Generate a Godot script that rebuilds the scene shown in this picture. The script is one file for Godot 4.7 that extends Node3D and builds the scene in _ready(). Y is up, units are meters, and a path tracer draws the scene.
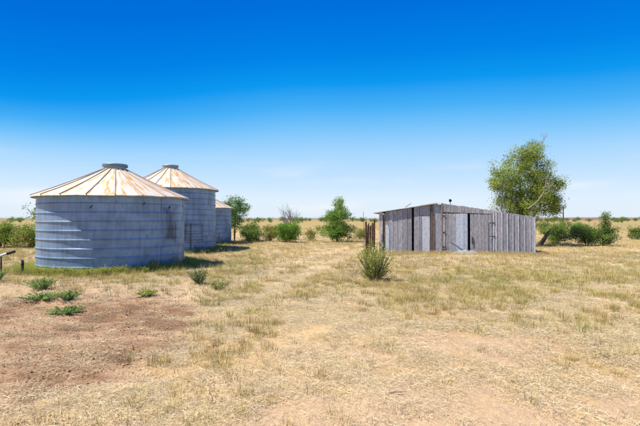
extends Node3D

# ---------------------------------------------------------------- helpers
var rng := RandomNumberGenerator.new()
var na := FastNoiseLite.new()   # broad patches
var nb := FastNoiseLite.new()   # metre-sized patches
var nc := FastNoiseLite.new()   # clods
var taken := {}
var xf := []                    # places and tints gathered for the next strew()
var cs := PackedColorArray()
var M := {}

class MB:
	var v := PackedVector3Array()
	var n := PackedVector3Array()
	var t := PackedVector2Array()
	var c := PackedColorArray()
	var i := PackedInt32Array()
	func vert(p: Vector3, nn: Vector3, uv: Vector2, col: Color) -> int:
		v.push_back(p); n.push_back(nn); t.push_back(uv); c.push_back(col)
		return v.size() - 1
	func tri(a: int, b: int, d: int) -> void:      # a b d run counter-clockwise seen from the front
		i.push_back(a); i.push_back(d); i.push_back(b)
	func quad(a: Vector3, b: Vector3, d: Vector3, e: Vector3, ua: Vector2, ub: Vector2, ud: Vector2, ue: Vector2, col: Color) -> void:
		var nn := (b - a).cross(e - a)
		if nn.length_squared() < 1e-14: nn = (d - b).cross(a - b)
		nn = nn.normalized()
		var k := v.size()
		v.push_back(a); v.push_back(b); v.push_back(d); v.push_back(e)
		for q in 4: n.push_back(nn); c.push_back(col)
		t.push_back(ua); t.push_back(ub); t.push_back(ud); t.push_back(ue)
		tri(k, k + 1, k + 2); tri(k, k + 2, k + 3)
	func leaf(p: Vector3, d: Vector3, side: Vector3, l: float, w: float, col: Color) -> void:
		var up := side.cross(d)
		var k := v.size()
		var m := p + d * (l * 0.5)
		v.push_back(p); v.push_back(m + side * (w * 0.5) + up * (w * 0.18)); v.push_back(p + d * l); v.push_back(m - side * (w * 0.5) + up * (w * 0.18))
		for q in 4: n.push_back(up); c.push_back(col); t.push_back(Vector2.ZERO)
		i.push_back(k); i.push_back(k + 2); i.push_back(k + 1); i.push_back(k); i.push_back(k + 3); i.push_back(k + 2)
	func tube(p: PackedVector3Array, r: PackedFloat32Array, sides: int, col: Color) -> void:
		var k0 := v.size()
		var run := 0.0
		for a in p.size():
			var d := (p[mini(a + 1, p.size() - 1)] - p[maxi(a - 1, 0)]).normalized()
			var s := d.cross(Vector3.RIGHT if absf(d.x) < 0.8 else Vector3.BACK).normalized()
			var u := s.cross(d)
			if a > 0: run += p[a].distance_to(p[a - 1])
			for b in sides + 1:
				var g := TAU * b / sides
				var o := s * cos(g) + u * sin(g)
				vert(p[a] + o * r[a], o, Vector2(float(b) / sides, run), col)
		for a in p.size() - 1:
			for b in sides:
				var k := k0 + a * (sides + 1) + b
				tri(k, k + sides + 1, k + 1); tri(k + 1, k + sides + 1, k + sides + 2)
		for e in [0, p.size() - 1]:
			var d := (p[1] - p[0]).normalized() * -1.0 if e == 0 else (p[e] - p[e - 1]).normalized()
			var m := vert(p[e], d, Vector2.ZERO, col)
			for b in sides:
				var k: int = k0 + e * (sides + 1) + b
				if e == 0: tri(m, k, k + 1)
				else: tri(m, k + 1, k)
	# a board: front edges chamfered; top may be cut aslant (hl and hr are the heights at its two sides)
	func board(x0: float, x1: float, y0: float, hl: float, hr: float, z0: float, z1: float, col: Color, off := Vector2.ZERO, cham := 0.006) -> void:
		var o := [Vector2(x0, z0), Vector2(x1, z0), Vector2(x1, z1 - cham), Vector2(x1 - cham, z1), Vector2(x0 + cham, z1), Vector2(x0, z1 - cham)]
		var top := func(x: float) -> float: return lerpf(hl, hr, clampf((x - x0) / maxf(x1 - x0, 1e-6), 0.0, 1.0))
		var run := 0.0
		for k in 6:
			var a: Vector2 = o[k]; var b: Vector2 = o[(k + 1) % 6]
			var w := a.distance_to(b)
			var ta: float = top.call(a.x); var tb: float = top.call(b.x)
			quad(Vector3(b.x, y0, b.y), Vector3(a.x, y0, a.y), Vector3(a.x, ta, a.y), Vector3(b.x, tb, b.y), off + Vector2(run + w, y0), off + Vector2(run, y0), off + Vector2(run, ta), off + Vector2(run + w, tb), col)
			run += w
		for e in 2:
			var k0 := v.size()
			for k in 6:
				var y: float = y0 if e == 0 else top.call(o[k].x)
				vert(Vector3(o[k].x, y, o[k].y), Vector3.DOWN if e == 0 else Vector3.UP, off + o[k], col)
			for k in 4:
				if e == 0: tri(k0, k0 + k + 1, k0 + k + 2)
				else: tri(k0, k0 + k + 2, k0 + k + 1)
	func box(xf: Transform3D, s: Vector3, col: Color, off := Vector2.ZERO) -> void:
		var h := s / 2.0
		for ax in 3:
			for sg in [-1.0, 1.0]:
				var nn := Vector3.ZERO; nn[ax] = sg
				var a := Vector3.ZERO; a[(ax + 1) % 3] = 1.0
				var b := nn.cross(a)
				var ce := nn * h
				var ha := a * h; var hb := b * h
				var la := (ha.length()) ; var lb := hb.length()
				quad(xf * (ce - ha - hb), xf * (ce + ha - hb), xf * (ce + ha + hb), xf * (ce - ha + hb), off + Vector2(-la, -lb), off + Vector2(la, -lb), off + Vector2(la, lb), off + Vector2(-la, lb), col)
	func arrays() -> Array:
		var a := []
		a.resize(Mesh.ARRAY_MAX)
		a[Mesh.ARRAY_VERTEX] = v; a[Mesh.ARRAY_NORMAL] = n; a[Mesh.ARRAY_TEX_UV] = t; a[Mesh.ARRAY_COLOR] = c; a[Mesh.ARRAY_INDEX] = i
		return a
	func mesh() -> ArrayMesh:
		var m := ArrayMesh.new()
		m.add_surface_from_arrays(Mesh.PRIMITIVE_TRIANGLES, arrays())
		return m

func numbered(s: String) -> String:
	if not taken.has(s):
		taken[s] = 0
		return s
	taken[s] += 1
	return "%s_%03d" % [s, taken[s]]

func tag(o: Node3D, label: String, category: String, group := "", kind := "") -> void:
	if label: o.set_meta("label", label)
	if category: o.set_meta("category", category)
	if group: o.set_meta("group", group)
	if kind: o.set_meta("kind", kind)

func thing(called: String, at: Vector3, turn: float, label: String, category: String, group := "") -> Node3D:
	var o := Node3D.new()
	o.name = numbered(called)
	add_child(o)
	o.position = at
	o.rotation.y = turn
	tag(o, label, category, group)
	return o

func part(called: String, mb: MB, m: Material, parent: Node3D) -> MeshInstance3D:
	var o := MeshInstance3D.new()
	o.name = called if parent != self else numbered(called)
	o.mesh = mb.mesh()
	o.material_override = m
	parent.add_child(o, true)
	return o

func sect(called: String, parent: Node3D) -> Node3D:        # a part made of pieces
	var o := Node3D.new()
	o.name = called
	parent.add_child(o, true)
	return o

func mat(col: Color, rough := 0.9, metal := 0.0) -> StandardMaterial3D:
	var m := StandardMaterial3D.new()
	m.albedo_color = col.linear_to_srgb()
	m.roughness = rough
	m.metallic = metal
	m.vertex_color_use_as_albedo = true
	return m

func leafy(col: Color, back: Color) -> StandardMaterial3D:
	var m := mat(col, 0.75)
	m.backlight_enabled = true
	m.backlight = back.linear_to_srgb()
	m.cull_mode = BaseMaterial3D.CULL_DISABLED
	return m

func rr(a: float, b: float) -> float: return rng.randf_range(a, b)
func rdir() -> Vector3:
	return Vector3(rng.randfn(), rng.randfn(), rng.randfn() + 1e-5).normalized()
func tone(c: Color, k: float) -> Color: return Color(c.r * k, c.g * k, c.b * k)
func vary(c: Color, a: float) -> Color: return tone(c, 1.0 + rr(-a, a))
func sm(a: float, b: float, x: float) -> float: return smoothstep(a, b, x)

# ---------------------------------------------------------------- the lie of the land
func dirt(x: float, z: float) -> float:               # 1 on the churned brown soil
	var far := -z
	var edge := -1.75 - 0.16 * absf(far - 6.0) * sm(6.0, 9.0, far) * 2.2 - 0.7 * sm(5.2, 3.6, far)
	var d := minf(minf(edge - x, 8.9 - far), (far - 3.45) * 0.8)
	return sm(-0.5, 0.4, d + 0.75 * nb.get_noise_2d(x * 1.3, z * 1.7) + 0.55 * nb.get_noise_2d(x * 5.0, z * 6.0))

func bank(x: float, z: float) -> float:               # pale bare soil round the brown patch
	var far := -z
	var d := minf(-2.5 - x - 0.15 * absf(far - 9.0), 1.5 - absf(far - 9.6))
	return sm(-0.5, 0.5, d + 0.7 * nb.get_noise_2d(x * 1.2 + 40.0, z * 1.2))

func bare(x: float, z: float) -> float:               # thin pinkish earth among the straw
	var e := Vector2((x - 0.9) / 2.6, (z + 3.6) / 1.35).length()
	var f := Vector2((x - 1.6) / 3.0, (z + 5.6) / 1.2).length() + 0.25
	var g := Vector2((x - 2.9) / 1.6, (z + 3.7) / 0.9).length() + 0.2
	return sm(0.2, -0.35, minf(minf(e, f), g) - 0.85 + 0.75 * nb.get_noise_2d(x * 1.5 - 9.0, z * 1.5) + 0.35 * nb.get_noise_2d(x * 5.0, z * 5.0))

func track(x: float, z: float) -> float:              # two wheel ruts towards the gap between bins and shed
	var far := -z
	var mid := -2.1 + 0.19 * (far - 9.0) + 0.0045 * (far - 9.0) * (far - 9.0)
	var d := minf(absf(x - mid - 0.75), absf(x - mid + 0.75))
	return sm(0.55, 0.2, d + 0.15 * nb.get_noise_2d(x * 2.0, z * 2.0)) * sm(7.0, 11.0, far) * sm(60.0, 30.0, far)

func green(x: float, z: float) -> float:              # how green the grass is
	var far := -z
	var g := 0.17 + 0.75 * na.get_noise_2d(x * 1.6, z * 1.6) + 0.45 * nb.get_noise_2d(x * 0.9, z * 0.9)
	g *= sm(3.5, 8.5, far) * clampf(0.75 + 1.6 * nb.get_noise_2d(x * 2.1 + 17.0, z * 2.1), 0.25, 1.3)
	for b in [Vector3(-7.49, -15.7, 2.4), Vector3(-8.22, -23.6, 2.4), Vector3(-8.23, -29.4, 2.1)]:
		var d: float = Vector2(x - b.x, z - b.y).length() - b.z
		g += 0.75 * sm(1.3, 0.1, d)
	g += 0.45 * sm(2.6, 0.4, Vector2((x + 3.4) / 1.3, (z + 14.0) / 4.2).length())
	g += 0.10 * sm(1.2, 0.2, Vector2((x - 9.0) / 7.0, (z + 12.5) / 4.5).length())
	return clampf(g, 0.0, 1.0)

func gh(x: float, z: float) -> float:
	var far := Vector2(x, z).length()
	var h := 0.10 * na.get_noise_2d(x, z) + 0.03 * nb.get_noise_2d(x, z)
	if far < 40.0:
		var d := dirt(x, z)
		h += 0.022 * nb.get_noise_2d(x * 4.0, z * 4.0) * (1.0 - d) - 0.03 * track(x, z)
		h += d * (0.05 * nb.get_noise_2d(x * 1.2, z * 2.4) + 0.014 * absf(nc.get_noise_2d(x * 0.5, z)) + 0.009 * nc.get_noise_2d(x * 2.7, z * 2.7) - 0.04)
		h += 0.10 * bank(x, z)
	return h

func on(x: float, z: float, sink := 0.0) -> Vector3: return Vector3(x, gh(x, z) - sink, z)

# ---------------------------------------------------------------- textures
func noise_tex(freq: float, seed_: int, ramp: Array, size := 512, octaves := 5, normal := false) -> NoiseTexture2D:
	var f := FastNoiseLite.new()
	f.seed = seed_; f.frequency = freq; f.fractal_octaves = octaves
	var t := NoiseTexture2D.new()
	t.width = size; t.height = size; t.seamless = true; t.noise = f
	if normal:
		t.as_normal_map = true; t.bump_strength = 6.0
	else:
		var g := Gradient.new()
		g.offsets = PackedFloat32Array(); g.colors = PackedColorArray()
		var offs := PackedFloat32Array(); var cs := PackedColorArray()
		for r in ramp:
			offs.push_back(r[0]); cs.push_back((r[1] as Color).linear_to_srgb())
		g.offsets = offs; g.colors = cs
		t.color_ramp = g
	return t

func straw_texture() -> ImageTexture:
	var n := 1024
	var im := Image.create(n, n, false, Image.FORMAT_RGB8)
	im.fill(Color(0.86, 0.83, 0.78))
	for k in 60000:                                   # dust specks
		var g := rr(0.7, 0.98)
		im.set_pixel(rng.randi() % n, rng.randi() % n, Color(g, g * 0.93, g * 0.84))
	for k in 15000:                                   # lying stalks
		var p := Vector2(rr(0, n), rr(0, n))
		var d := Vector2.from_angle(rr(0, TAU))
		var g := rr(0.8, 1.0) if k > 4000 else rr(0.5, 0.75)
		var col := Color(g, g * rr(0.9, 0.97), g * rr(0.72, 0.9))
		var bend := rr(-0.02, 0.02)
		for s in int(rr(12, 60)):
			im.set_pixel(posmod(int(p.x), n), posmod(int(p.y), n), col)
			if k % 3 == 0: im.set_pixel(posmod(int(p.x) + 1, n), posmod(int(p.y), n), col)
			p += d
			d = d.rotated(bend)
	return ImageTexture.create_from_image(im)

func wood_texture(seed_: int) -> ImageTexture:
	var f := FastNoiseLite.new(); f.seed = seed_; f.frequency = 0.02; f.fractal_octaves = 4
	var im := Image.create(256, 512, false, Image.FORMAT_RGB8)
	for y in 512:
		for x in 256:
			var g := f.get_noise_2d(x * 7.0, y * 0.35)
			var b := f.get_noise_2d(x * 1.2 + 300.0, y * 0.8)
			var k := 0.88 + 0.17 * g + 0.14 * b
			if f.get_noise_2d(x * 9.0 + 900.0, y * 0.12) > 0.36: k *= 0.72     # checks and cracks
			k = clampf(k, 0.12, 1.0)
			im.set_pixel(x, y, Color(k, k * 0.985, k * (0.96 + 0.06 * b)))
	return ImageTexture.create_from_image(im)

# round the wall (u, from straight towards -z... one turn) by its height (v): dull zinc with streaks and stains
func zinc_texture(seed_: int, stains: Array) -> ImageTexture:
	var f := FastNoiseLite.new(); f.seed = seed_; f.frequency = 0.012; f.fractal_octaves = 5
	var s := FastNoiseLite.new(); s.seed = seed_ + 5; s.frequency = 0.09; s.noise_type = FastNoiseLite.TYPE_CELLULAR
	var w := 1536; var h := 256
	var im := Image.create(w, h, false, Image.FORMAT_RGB8)
	for y in h:
		var hh := 1.0 - (y + 0.5) / h
		for x in w:
			var a := f.get_noise_2d(x, y * 1.3)
			var b := f.get_noise_2d(x * 4.0 + 700.0, y * 0.5)
			var k := 0.86 + 0.13 * a + 0.09 * b + 0.05 * s.get_noise_2d(x, y)
			var col := Color(k, k, k)
			for st in stains:                                  # [u, half width, low, high, strength]
				var du: float = absf(float(x) / w - st[0]); du = minf(du, 1.0 - du)
				var e: float = minf(1.0 - du / st[1], minf((hh - st[2]) / 0.12, (st[3] - hh) / 0.12)) + 1.0 * a + 0.5 * b
				if e > -0.1:
					var q: float = st[4] * sm(-0.1, 1.3, e)
					col = col.lerp(Color(0.26, 0.25, 0.27), q)
			if b + a > 0.55: col = col.lerp(Color(0.60, 0.50, 0.44), 0.4 * sm(0.55, 1.0, a + b))   # rust freckles
			im.set_pixel(x, y, col)
	return ImageTexture.create_from_image(im)

func roof_texture(seed_: int) -> ImageTexture:
	var f := FastNoiseLite.new(); f.seed = seed_; f.frequency = 0.011; f.fractal_octaves = 5
	var im := Image.create(512, 256, false, Image.FORMAT_RGB8)
	for y in 256:
		for x in 512:
			var a := f.get_noise_2d(x * 0.8, y * 0.8)
			var b := f.get_noise_2d(x * 5.0 + 400.0, y * 0.9)
			var fine := f.get_noise_2d(x * 9.0, y * 9.0 + 90.0)
			var k := 0.86 + 0.12 * b + 0.08 * fine
			var col := Color(k, k * 0.975, k * 0.94)
			var r := sm(-0.02, 0.32, a + 0.35 * b + 0.25 * fine)
			col = col.lerp(Color(0.88, 0.70, 0.44), 0.85 * r)
			col = col.lerp(Color(0.68, 0.44, 0.25), 0.6 * sm(0.26, 0.6, a + 0.4 * b + 0.3 * fine))
			im.set_pixel(x, y, col)
	return ImageTexture.create_from_image(im)

# ---------------------------------------------------------------- growing things
func limb(mb: MB, a: Vector3, b: Vector3, r0: float, r1: float, wob: float, col: Color, sides := 6) -> PackedVector3Array:
	var p := PackedVector3Array(); var r := PackedFloat32Array()
	var s := rdir() * wob * a.distance_to(b)
	for k in 5:
		var t := k / 4.0
		p.push_back(a.lerp(b, t) + s * sin(PI * t) + (rdir() * wob * 0.25 * a.distance_to(b) if k > 0 and k < 4 else Vector3.ZERO))
		r.push_back(lerpf(r0, r1, t))
	mb.tube(p, r, sides, col)
	return p

# lobes: [[centre, radii], ...] in the plant's own axes; stems rise from the base and reach every clump of leaves
func woody(o: Node3D, lobes: Array, clumps: int, per: int, cr: float, ll: float, lm: Material, cols: Array, stems: int, sr: float, bark: Color, bark_m: Material, twiggy := 0.0) -> void:
	var wood := MB.new(); var fol := MB.new()
	var nodes := PackedVector3Array()
	var low := 1e9
	for l in lobes: low = minf(low, l[0].y - l[1].y)
	for k in stems:
		var g := TAU * k / stems + rr(-0.5, 0.5)
		var c: Vector3 = lobes[k % lobes.size()][0]
		var top := c + Vector3(cos(g), 0.1, sin(g)) * (lobes[k % lobes.size()][1] as Vector3) * rr(0.1, 0.45)
		var foot := Vector3(cos(g), 0, sin(g)) * sr * (0.0 if stems == 1 else 1.3)
		var fork := foot.lerp(top, 0.45) + Vector3(rr(-0.1, 0.1), 0.05, rr(-0.1, 0.1)) * top.y * 0.5
		for q in limb(wood, foot - Vector3(0, 0.06, 0), fork, sr, sr * 0.68, 0.04, bark, 7): nodes.push_back(q)
		for q in limb(wood, fork, top, sr * 0.68, sr * 0.3, 0.07, bark, 6): nodes.push_back(q)
	var total := 0.0
	for e in lobes: total += pow(e[1].x * e[1].y * e[1].z, 0.75)
	var heads := []
	while heads.size() < clumps:
		var pick := rng.randf() * total
		var l: Array = lobes[0]
		for e in lobes:
			l = e
			pick -= pow(e[1].x * e[1].y * e[1].z, 0.75)
			if pick < 0.0: break
		var d := rdir() * pow(rr(0.12, 1.0), 0.45)
		var wave := 0.80 + 0.75 * nb.get_noise_3dv((d.normalized() * 1.6 + (l[0] as Vector3)) * 2.6)
		var p: Vector3 = l[0] + d * (l[1] as Vector3) * wave
		if p.y > maxf(cr * 0.3, 0.03): heads.push_back(p)
	heads.sort_custom(func(a, b): return a.length_squared() < b.length_squared())
	for p in heads:
		var best := 1e9; var at := Vector3.ZERO
		for q in nodes:
			var dd: float = q.distance_squared_to(p) * (1.0 if q.y < p.y + cr else 2.2)
			if dd < best: best = dd; at = q
		var pts := limb(wood, at, p, sr * 0.16 + 0.004, 0.004, 0.10, bark, 4)
		nodes.push_back(pts[2]); nodes.push_back(p)
		if rng.randf() < twiggy:
			limb(wood, p, p + (p - at).normalized() * cr * rr(0.8, 1.8) + rdir() * cr * 0.5, 0.005, 0.002, 0.1, bark, 3)
		var base: Color = tone(vary(cols[rng.randi() % cols.size()], 0.2), 1.5)
		var flat := rr(0.55, 0.95)
		for k in int(per * rr(0.5, 1.4)):
			var off := Vector3(rng.randfn(), rng.randfn() * flat, rng.randfn()) * cr * 0.55
			var d := (off.normalized() + rdir() * 0.9 + Vector3(0, -0.15, 0)).normalized()
			var side := d.cross(rdir()).normalized()
			var y: float = p.y + off.y
			if y < 0.01: continue
			fol.leaf(p + off, d, side, ll * rr(0.5, 1.45), ll * rr(0.32, 0.62), vary(base, 0.22))
	part("trunk", wood, bark_m, o)
	part("crown", fol, lm, o)

# many straight stems fanning out of one foot, with leaves set along them
func stemmy(o: Node3D, stems: int, h: float, spread: float, leaves: int, ll: float, lw: float, lm: Material, cols: Array, stem_col: Color, from := 0.25) -> void:
	var st := MB.new(); var fol := MB.new()
	for k in stems:
		var g := rr(0, TAU); var lean := sqrt(rr(0.0, 1.0)) * spread
		var hh := h * rr(0.6, 1.0) * (1.0 - 0.3 * lean / maxf(spread, 0.01))
		var foot := Vector3(cos(g), 0, sin(g)) * lean * 0.18
		var tip := foot + Vector3(cos(g) * lean, hh, sin(g) * lean)
		var mid := foot.lerp(tip, 0.5) + Vector3(0, hh * 0.06, 0) + rdir() * 0.03 * h
		st.tube(PackedVector3Array([foot - Vector3(0, 0.03, 0), mid, tip]), PackedFloat32Array([0.006 * h + 0.002, 0.004 * h + 0.002, 0.0015]), 4, vary(stem_col, 0.2))
		var base: Color = vary(cols[rng.randi() % cols.size()], 0.15)
		for q in leaves:
			var t := lerpf(from, 1.0, (q + rng.randf()) / leaves)
			var p := foot.lerp(mid, t * 2.0) if t < 0.5 else mid.lerp(tip, t * 2.0 - 1.0)
			var a := rr(0, TAU)
			var d := (Vector3(cos(a), rr(0.1, 1.1), sin(a)) + (tip - foot).normalized() * 0.3).normalized()
			var side := d.cross(Vector3.UP + rdir() * 0.5).normalized()
			fol.leaf(p, d, side, ll * rr(0.6, 1.25), lw * rr(0.7, 1.3), vary(base, 0.18))
	part("stem", st, M.leaf_stem, o)
	part("foliage", fol, lm, o)

func twigs(mb: MB, a: Vector3, d: Vector3, l: float, r: float, depth: int, col: Color) -> void:
	var b := a + d * l
	limb(mb, a, b, r, r * 0.6, 0.06, col, 5 if depth > 1 else 3)
	if depth == 0: return
	for k in rng.randi_range(2, 4):
		var t := rr(0.45, 1.0)
		twigs(mb, a.lerp(b, t), (d + rdir() * 0.55 + Vector3(0, 0.12, 0)).normalized(), l * rr(0.5, 0.75), r * 0.55, depth - 1, col)

# ---------------------------------------------------------------- grass
func blade(mb: MB, p: Vector3, g: float, h: float, lean: float, w: float, col: Color) -> void:
	var d := Vector3(cos(g), 0, sin(g)); var s := Vector3(-sin(g), 0, cos(g))
	var prev := p; var pw := w
	for k in 3:
		var t := (k + 1) / 3.0
		var q := p + Vector3(0, h * t * (1.0 - 0.25 * lean * t), 0) + d * (h * lean * t * t)
		var cw := w * (1.0 - t * 0.9)
		mb.quad(prev - s * pw * 0.5, prev + s * pw * 0.5, q + s * cw * 0.5, q - s * cw * 0.5, Vector2.ZERO, Vector2.ZERO, Vector2.ZERO, Vector2.ZERO, col)
		prev = q; pw = cw

func tuft(count: int, h0: float, h1: float, foot: float, lean: float, w: float, cols: Array, heads := 0.0) -> ArrayMesh:
	var mb := MB.new()
	for k in count:
		var a := rr(0, TAU); var r := sqrt(rng.randf()) * foot
		var g := a + rr(-0.9, 0.9)
		var h := rr(h0, h1); var ln := rr(0.1, lean)
		var col := vary(cols[rng.randi() % cols.size()], 0.15)
		var p := Vector3(cos(a) * r, -0.01, sin(a) * r)
		blade(mb, p, g, h, ln, w * rr(0.7, 1.3), col)
		if rng.randf() < heads:
			var tip := p + Vector3(0, h * (1.0 - 0.25 * ln), 0) + Vector3(cos(g), 0, sin(g)) * h * ln
			for q in 4: mb.leaf(tip - Vector3(0, 0.012 * q, 0), (Vector3.UP + rdir() * 0.5).normalized(), rdir().cross(Vector3.UP).normalized(), 0.035, 0.007, vary(col, 0.15))
	return mb.mesh()

func litter(count: int, rad: float, cols: Array) -> ArrayMesh:
	var mb := MB.new()
	for k in count:
		var a := rr(0, TAU); var r := sqrt(rng.randf()) * rad
		var p := Vector3(cos(a) * r, rr(0.002, 0.022), sin(a) * r)
		var g := rr(0, TAU)
		var d := Vector3(cos(g), rr(-0.06, 0.22), sin(g)).normalized()
		var roll := rr(-0.6, 0.6)
		var s := (d.cross(Vector3.UP).normalized() * cos(roll) + Vector3.UP * sin(roll)).normalized()
		var l := rr(0.02, 0.10); var w := rr(0.0006, 0.0015)
		var col := vary(cols[rng.randi() % cols.size()], 0.18)
		var m := p + d * l * 0.5 + Vector3(0, rr(-0.002, 0.008), 0)
		var e := p + d * l + rdir() * 0.012
		mb.quad(p - s * w, p + s * w, m + s * w, m - s * w, Vector2.ZERO, Vector2.ZERO, Vector2.ZERO, Vector2.ZERO, col)
		mb.quad(m - s * w, m + s * w, e + s * w * 0.5, e - s * w * 0.5, Vector2.ZERO, Vector2.ZERO, Vector2.ZERO, Vector2.ZERO, col)
	return mb.mesh()

func strew(called: String, label: String, category: String, mesh: Mesh, m: Material) -> void:
	var mm := MultiMesh.new()
	mm.transform_format = MultiMesh.TRANSFORM_3D
	mm.use_colors = true
	mm.mesh = mesh
	mm.instance_count = xf.size()
	for k in xf.size():
		mm.set_instance_transform(k, xf[k]); mm.set_instance_color(k, cs[k])
	var o := MultiMeshInstance3D.new()
	o.name = numbered(called); o.multimesh = mm; o.material_override = m
	tag(o, label, category, "", "stuff")
	add_child(o)

func built_on(x: float, z: float) -> bool:
	for b in [Vector3(-7.49, -15.7, 2.42), Vector3(-8.22, -23.6, 2.42), Vector3(-8.23, -29.4, 2.12)]:
		if Vector2(x - b.x, z - b.y).length() < b.z: return true
	var l := Vector2(x - 2.65, z + 21.5)
	var s := l.dot(Vector2(0.98, 0.2)); var d := l.dot(Vector2(0.2, -0.98))
	return s > -0.05 and s < 7.55 and d > -0.16 and d < 4.1

# a random spot between two distances in front of the house-high viewpoint, a little wider than the view
func spot(d0: float, d1: float) -> Vector2:
	var z := sqrt(rr(d0 * d0, d1 * d1))
	return Vector2(rr(-1, 1) * (0.80 * z + 1.6), -z)

# ---------------------------------------------------------------- grain bins
func grain_bin(at: Vector3, turn: float, r: float, eave: float, peak: float, rings: int, zinc: Material, roof_ms: Array, lid_m: Material, label: String) -> Node3D:
	var o := thing("grain_bin", at, turn, label, "grain bin", "old round steel grain bins")
	var ns := 10; var segs := 12; var beads := 3
	var wall := sect("wall", o); var roof := sect("roof", o); var vent := sect("vent", o)
	var rh := eave / rings
	for ring in rings:
		for s in ns:
			var mb := MB.new()
			var prof := []                                   # [height, outward]
			for b in beads:
				var y0 := ring * rh + rh * b / beads
				var y1 := ring * rh + rh * (b + 1) / beads
				prof.push_back([y0 + 0.012 - (0.03 if b == 0 and ring > 0 else 0.0), 0.004])
				prof.push_back([y1 - 0.066, 0.0])
				prof.push_back([y1 - 0.060, 0.014])
				prof.push_back([y1 - 0.044, 0.026])
				prof.push_back([y1 - 0.024, 0.018])
				prof.push_back([y1 - 0.002, 0.002])
			var a0 := TAU * (s + 0.5 * (ring % 2)) / ns
			var span := TAU / ns + 0.012
			for g in segs + 1:
				var a := a0 + span * g / segs
				var lap := 0.010 * (1.0 - float(g) / segs)
				for q in prof.size():
					var y: float = prof[q][0]
					var dent := 0.017 * nb.get_noise_3d(cos(a) * 5.0 + at.x, y * 3.0, sin(a) * 5.0) + 0.006 * na.get_noise_3d(cos(a) * 40.0, y * 20.0, sin(a) * 40.0 + at.z)
					var rad: float = r + prof[q][1] + lap + 0.003 * (rings - ring) + dent
					var dy: float = (prof[mini(q + 1, prof.size() - 1)][0] - prof[maxi(q - 1, 0)][0])
					var dr: float = (prof[mini(q + 1, prof.size() - 1)][1] - prof[maxi(q - 1, 0)][1])
					var nn := Vector3(sin(a) * dy, -dr, cos(a) * dy).normalized()
					mb.vert(Vector3(sin(a) * rad, y, cos(a) * rad), nn, Vector2(a / TAU, 1.0 - y / eave), Color.WHITE)
			var w := prof.size()
			for g in segs:
				for q in w - 1:
					var k := g * w + q
					mb.tri(k, k + w, k + w + 1); mb.tri(k, k + w + 1, k + 1)
			part("wall_sheet", mb, zinc, wall)
	var bolts := MB.new()                                # rows of bolt heads down every lap
	for ring in rings:
		for s in ns:
			var a := TAU * (s + 0.5 * (ring % 2)) / ns + 0.006
			for k in 8:
				var y := ring * rh + rh * (k + 0.4) / 8.0
				var d := Vector3(sin(a), 0, cos(a)); var t := Vector3(cos(a), 0, -sin(a))
				var c := d * (r + 0.022 + 0.003 * (rings - ring) + 0.017 * nb.get_noise_3d(cos(a) * 5.0 + at.x, y * 3.0, sin(a) * 5.0)) + Vector3.UP * y
				for q in 5:
					var u0 := TAU * q / 5.0; var u1 := TAU * (q + 1) / 5.0
					bolts.quad(c - d * 0.012 + (t * cos(u0) + Vector3.UP * sin(u0)) * 0.013, c - d * 0.012 + (t * cos(u1) + Vector3.UP * sin(u1)) * 0.013, c, c, Vector2.ZERO, Vector2.ZERO, Vector2.ZERO, Vector2.ZERO, Color(0.7, 0.6, 0.55))
	part("bolts", bolts, M.neck, wall).set_meta("kind", "stuff")
	var np := 20
	var re := r + 0.19; var rc := 0.36
	var e0 := eave - 0.035
	for s in np:
		var mb := MB.new()
		var a0 := TAU * (s - 0.5) / np + PI / np
		var droop := rr(-0.012, 0.012)
		var us := rr(0.0, 4.0)
		for g in 7:
			var a := a0 + TAU / np * g / 6.0
			for q in 7:                                       # lip, then eave to cap
				var t := clampf((q - 1) / 5.0, 0.0, 1.0)
				var rad := lerpf(re, rc, t)
				var y := lerpf(e0, peak, t) - 0.03 * sin(PI * t) + droop * (1.0 - t) * sin(PI * g / 6.0) + 0.012 * nb.get_noise_3d(a * 9.0, t * 6.0, at.z)
				if q == 0: y -= 0.035 + absf(droop)
				var nn := Vector3(sin(a) * (peak - e0), re - rc, cos(a) * (peak - e0)).normalized() if q > 0 else Vector3(sin(a), 0, cos(a))
				mb.vert(Vector3(sin(a) * rad, y, cos(a) * rad), nn, Vector2(us + g / 6.0 * 0.5, t), Color.WHITE)
		for g in 6:
			for q in 6:
				var k := g * 7 + q
				mb.tri(k, k + 7, k + 8); mb.tri(k, k + 8, k + 1)
		part("roof_panel", mb, roof_ms[rng.randi() % roof_ms.size()], roof)
		var sb := MB.new()
		var dir := Vector3(sin(a0), 0, cos(a0)); var side := Vector3(cos(a0), 0, -sin(a0))
		var pa := dir * (re + 0.015) + Vector3.UP * (e0 - 0.012); var pb := dir * rc + Vector3.UP * peak
		var up := side.cross(pb - pa).normalized(); if up.y < 0: up = -up
		var sag := PackedVector3Array(); 
		for q in 5: sag.push_back(pa.lerp(pb, q / 4.0) + Vector3(0, -0.03 * sin(PI * q / 4.0) + 0.004, 0))
		for q in 4:
			var c0 := sag[q]; var c1 := sag[q + 1]; var w := 0.016; var hh := 0.030
			sb.quad(c0 - side * w, c0 - side * w * 0.6 + up * hh, c1 - side * w * 0.6 + up * hh, c1 - side * w, Vector2(0, 0), Vector2(0.03, 0), Vector2(0.03, 1), Vector2(0, 1), Color.WHITE)
			sb.quad(c0 - side * w * 0.6 + up * hh, c0 + side * w * 0.6 + up * hh, c1 + side * w * 0.6 + up * hh, c1 - side * w * 0.6 + up * hh, Vector2(0, 0), Vector2(0.03, 0), Vector2(0.03, 1), Vector2(0, 1), Color.WHITE)
			sb.quad(c0 + side * w * 0.6 + up * hh, c0 + side * w, c1 + side * w, c1 + side * w * 0.6 + up * hh, Vector2(0, 0), Vector2(0.03, 0), Vector2(0.03, 1), Vector2(0, 1), Color.WHITE)
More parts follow.
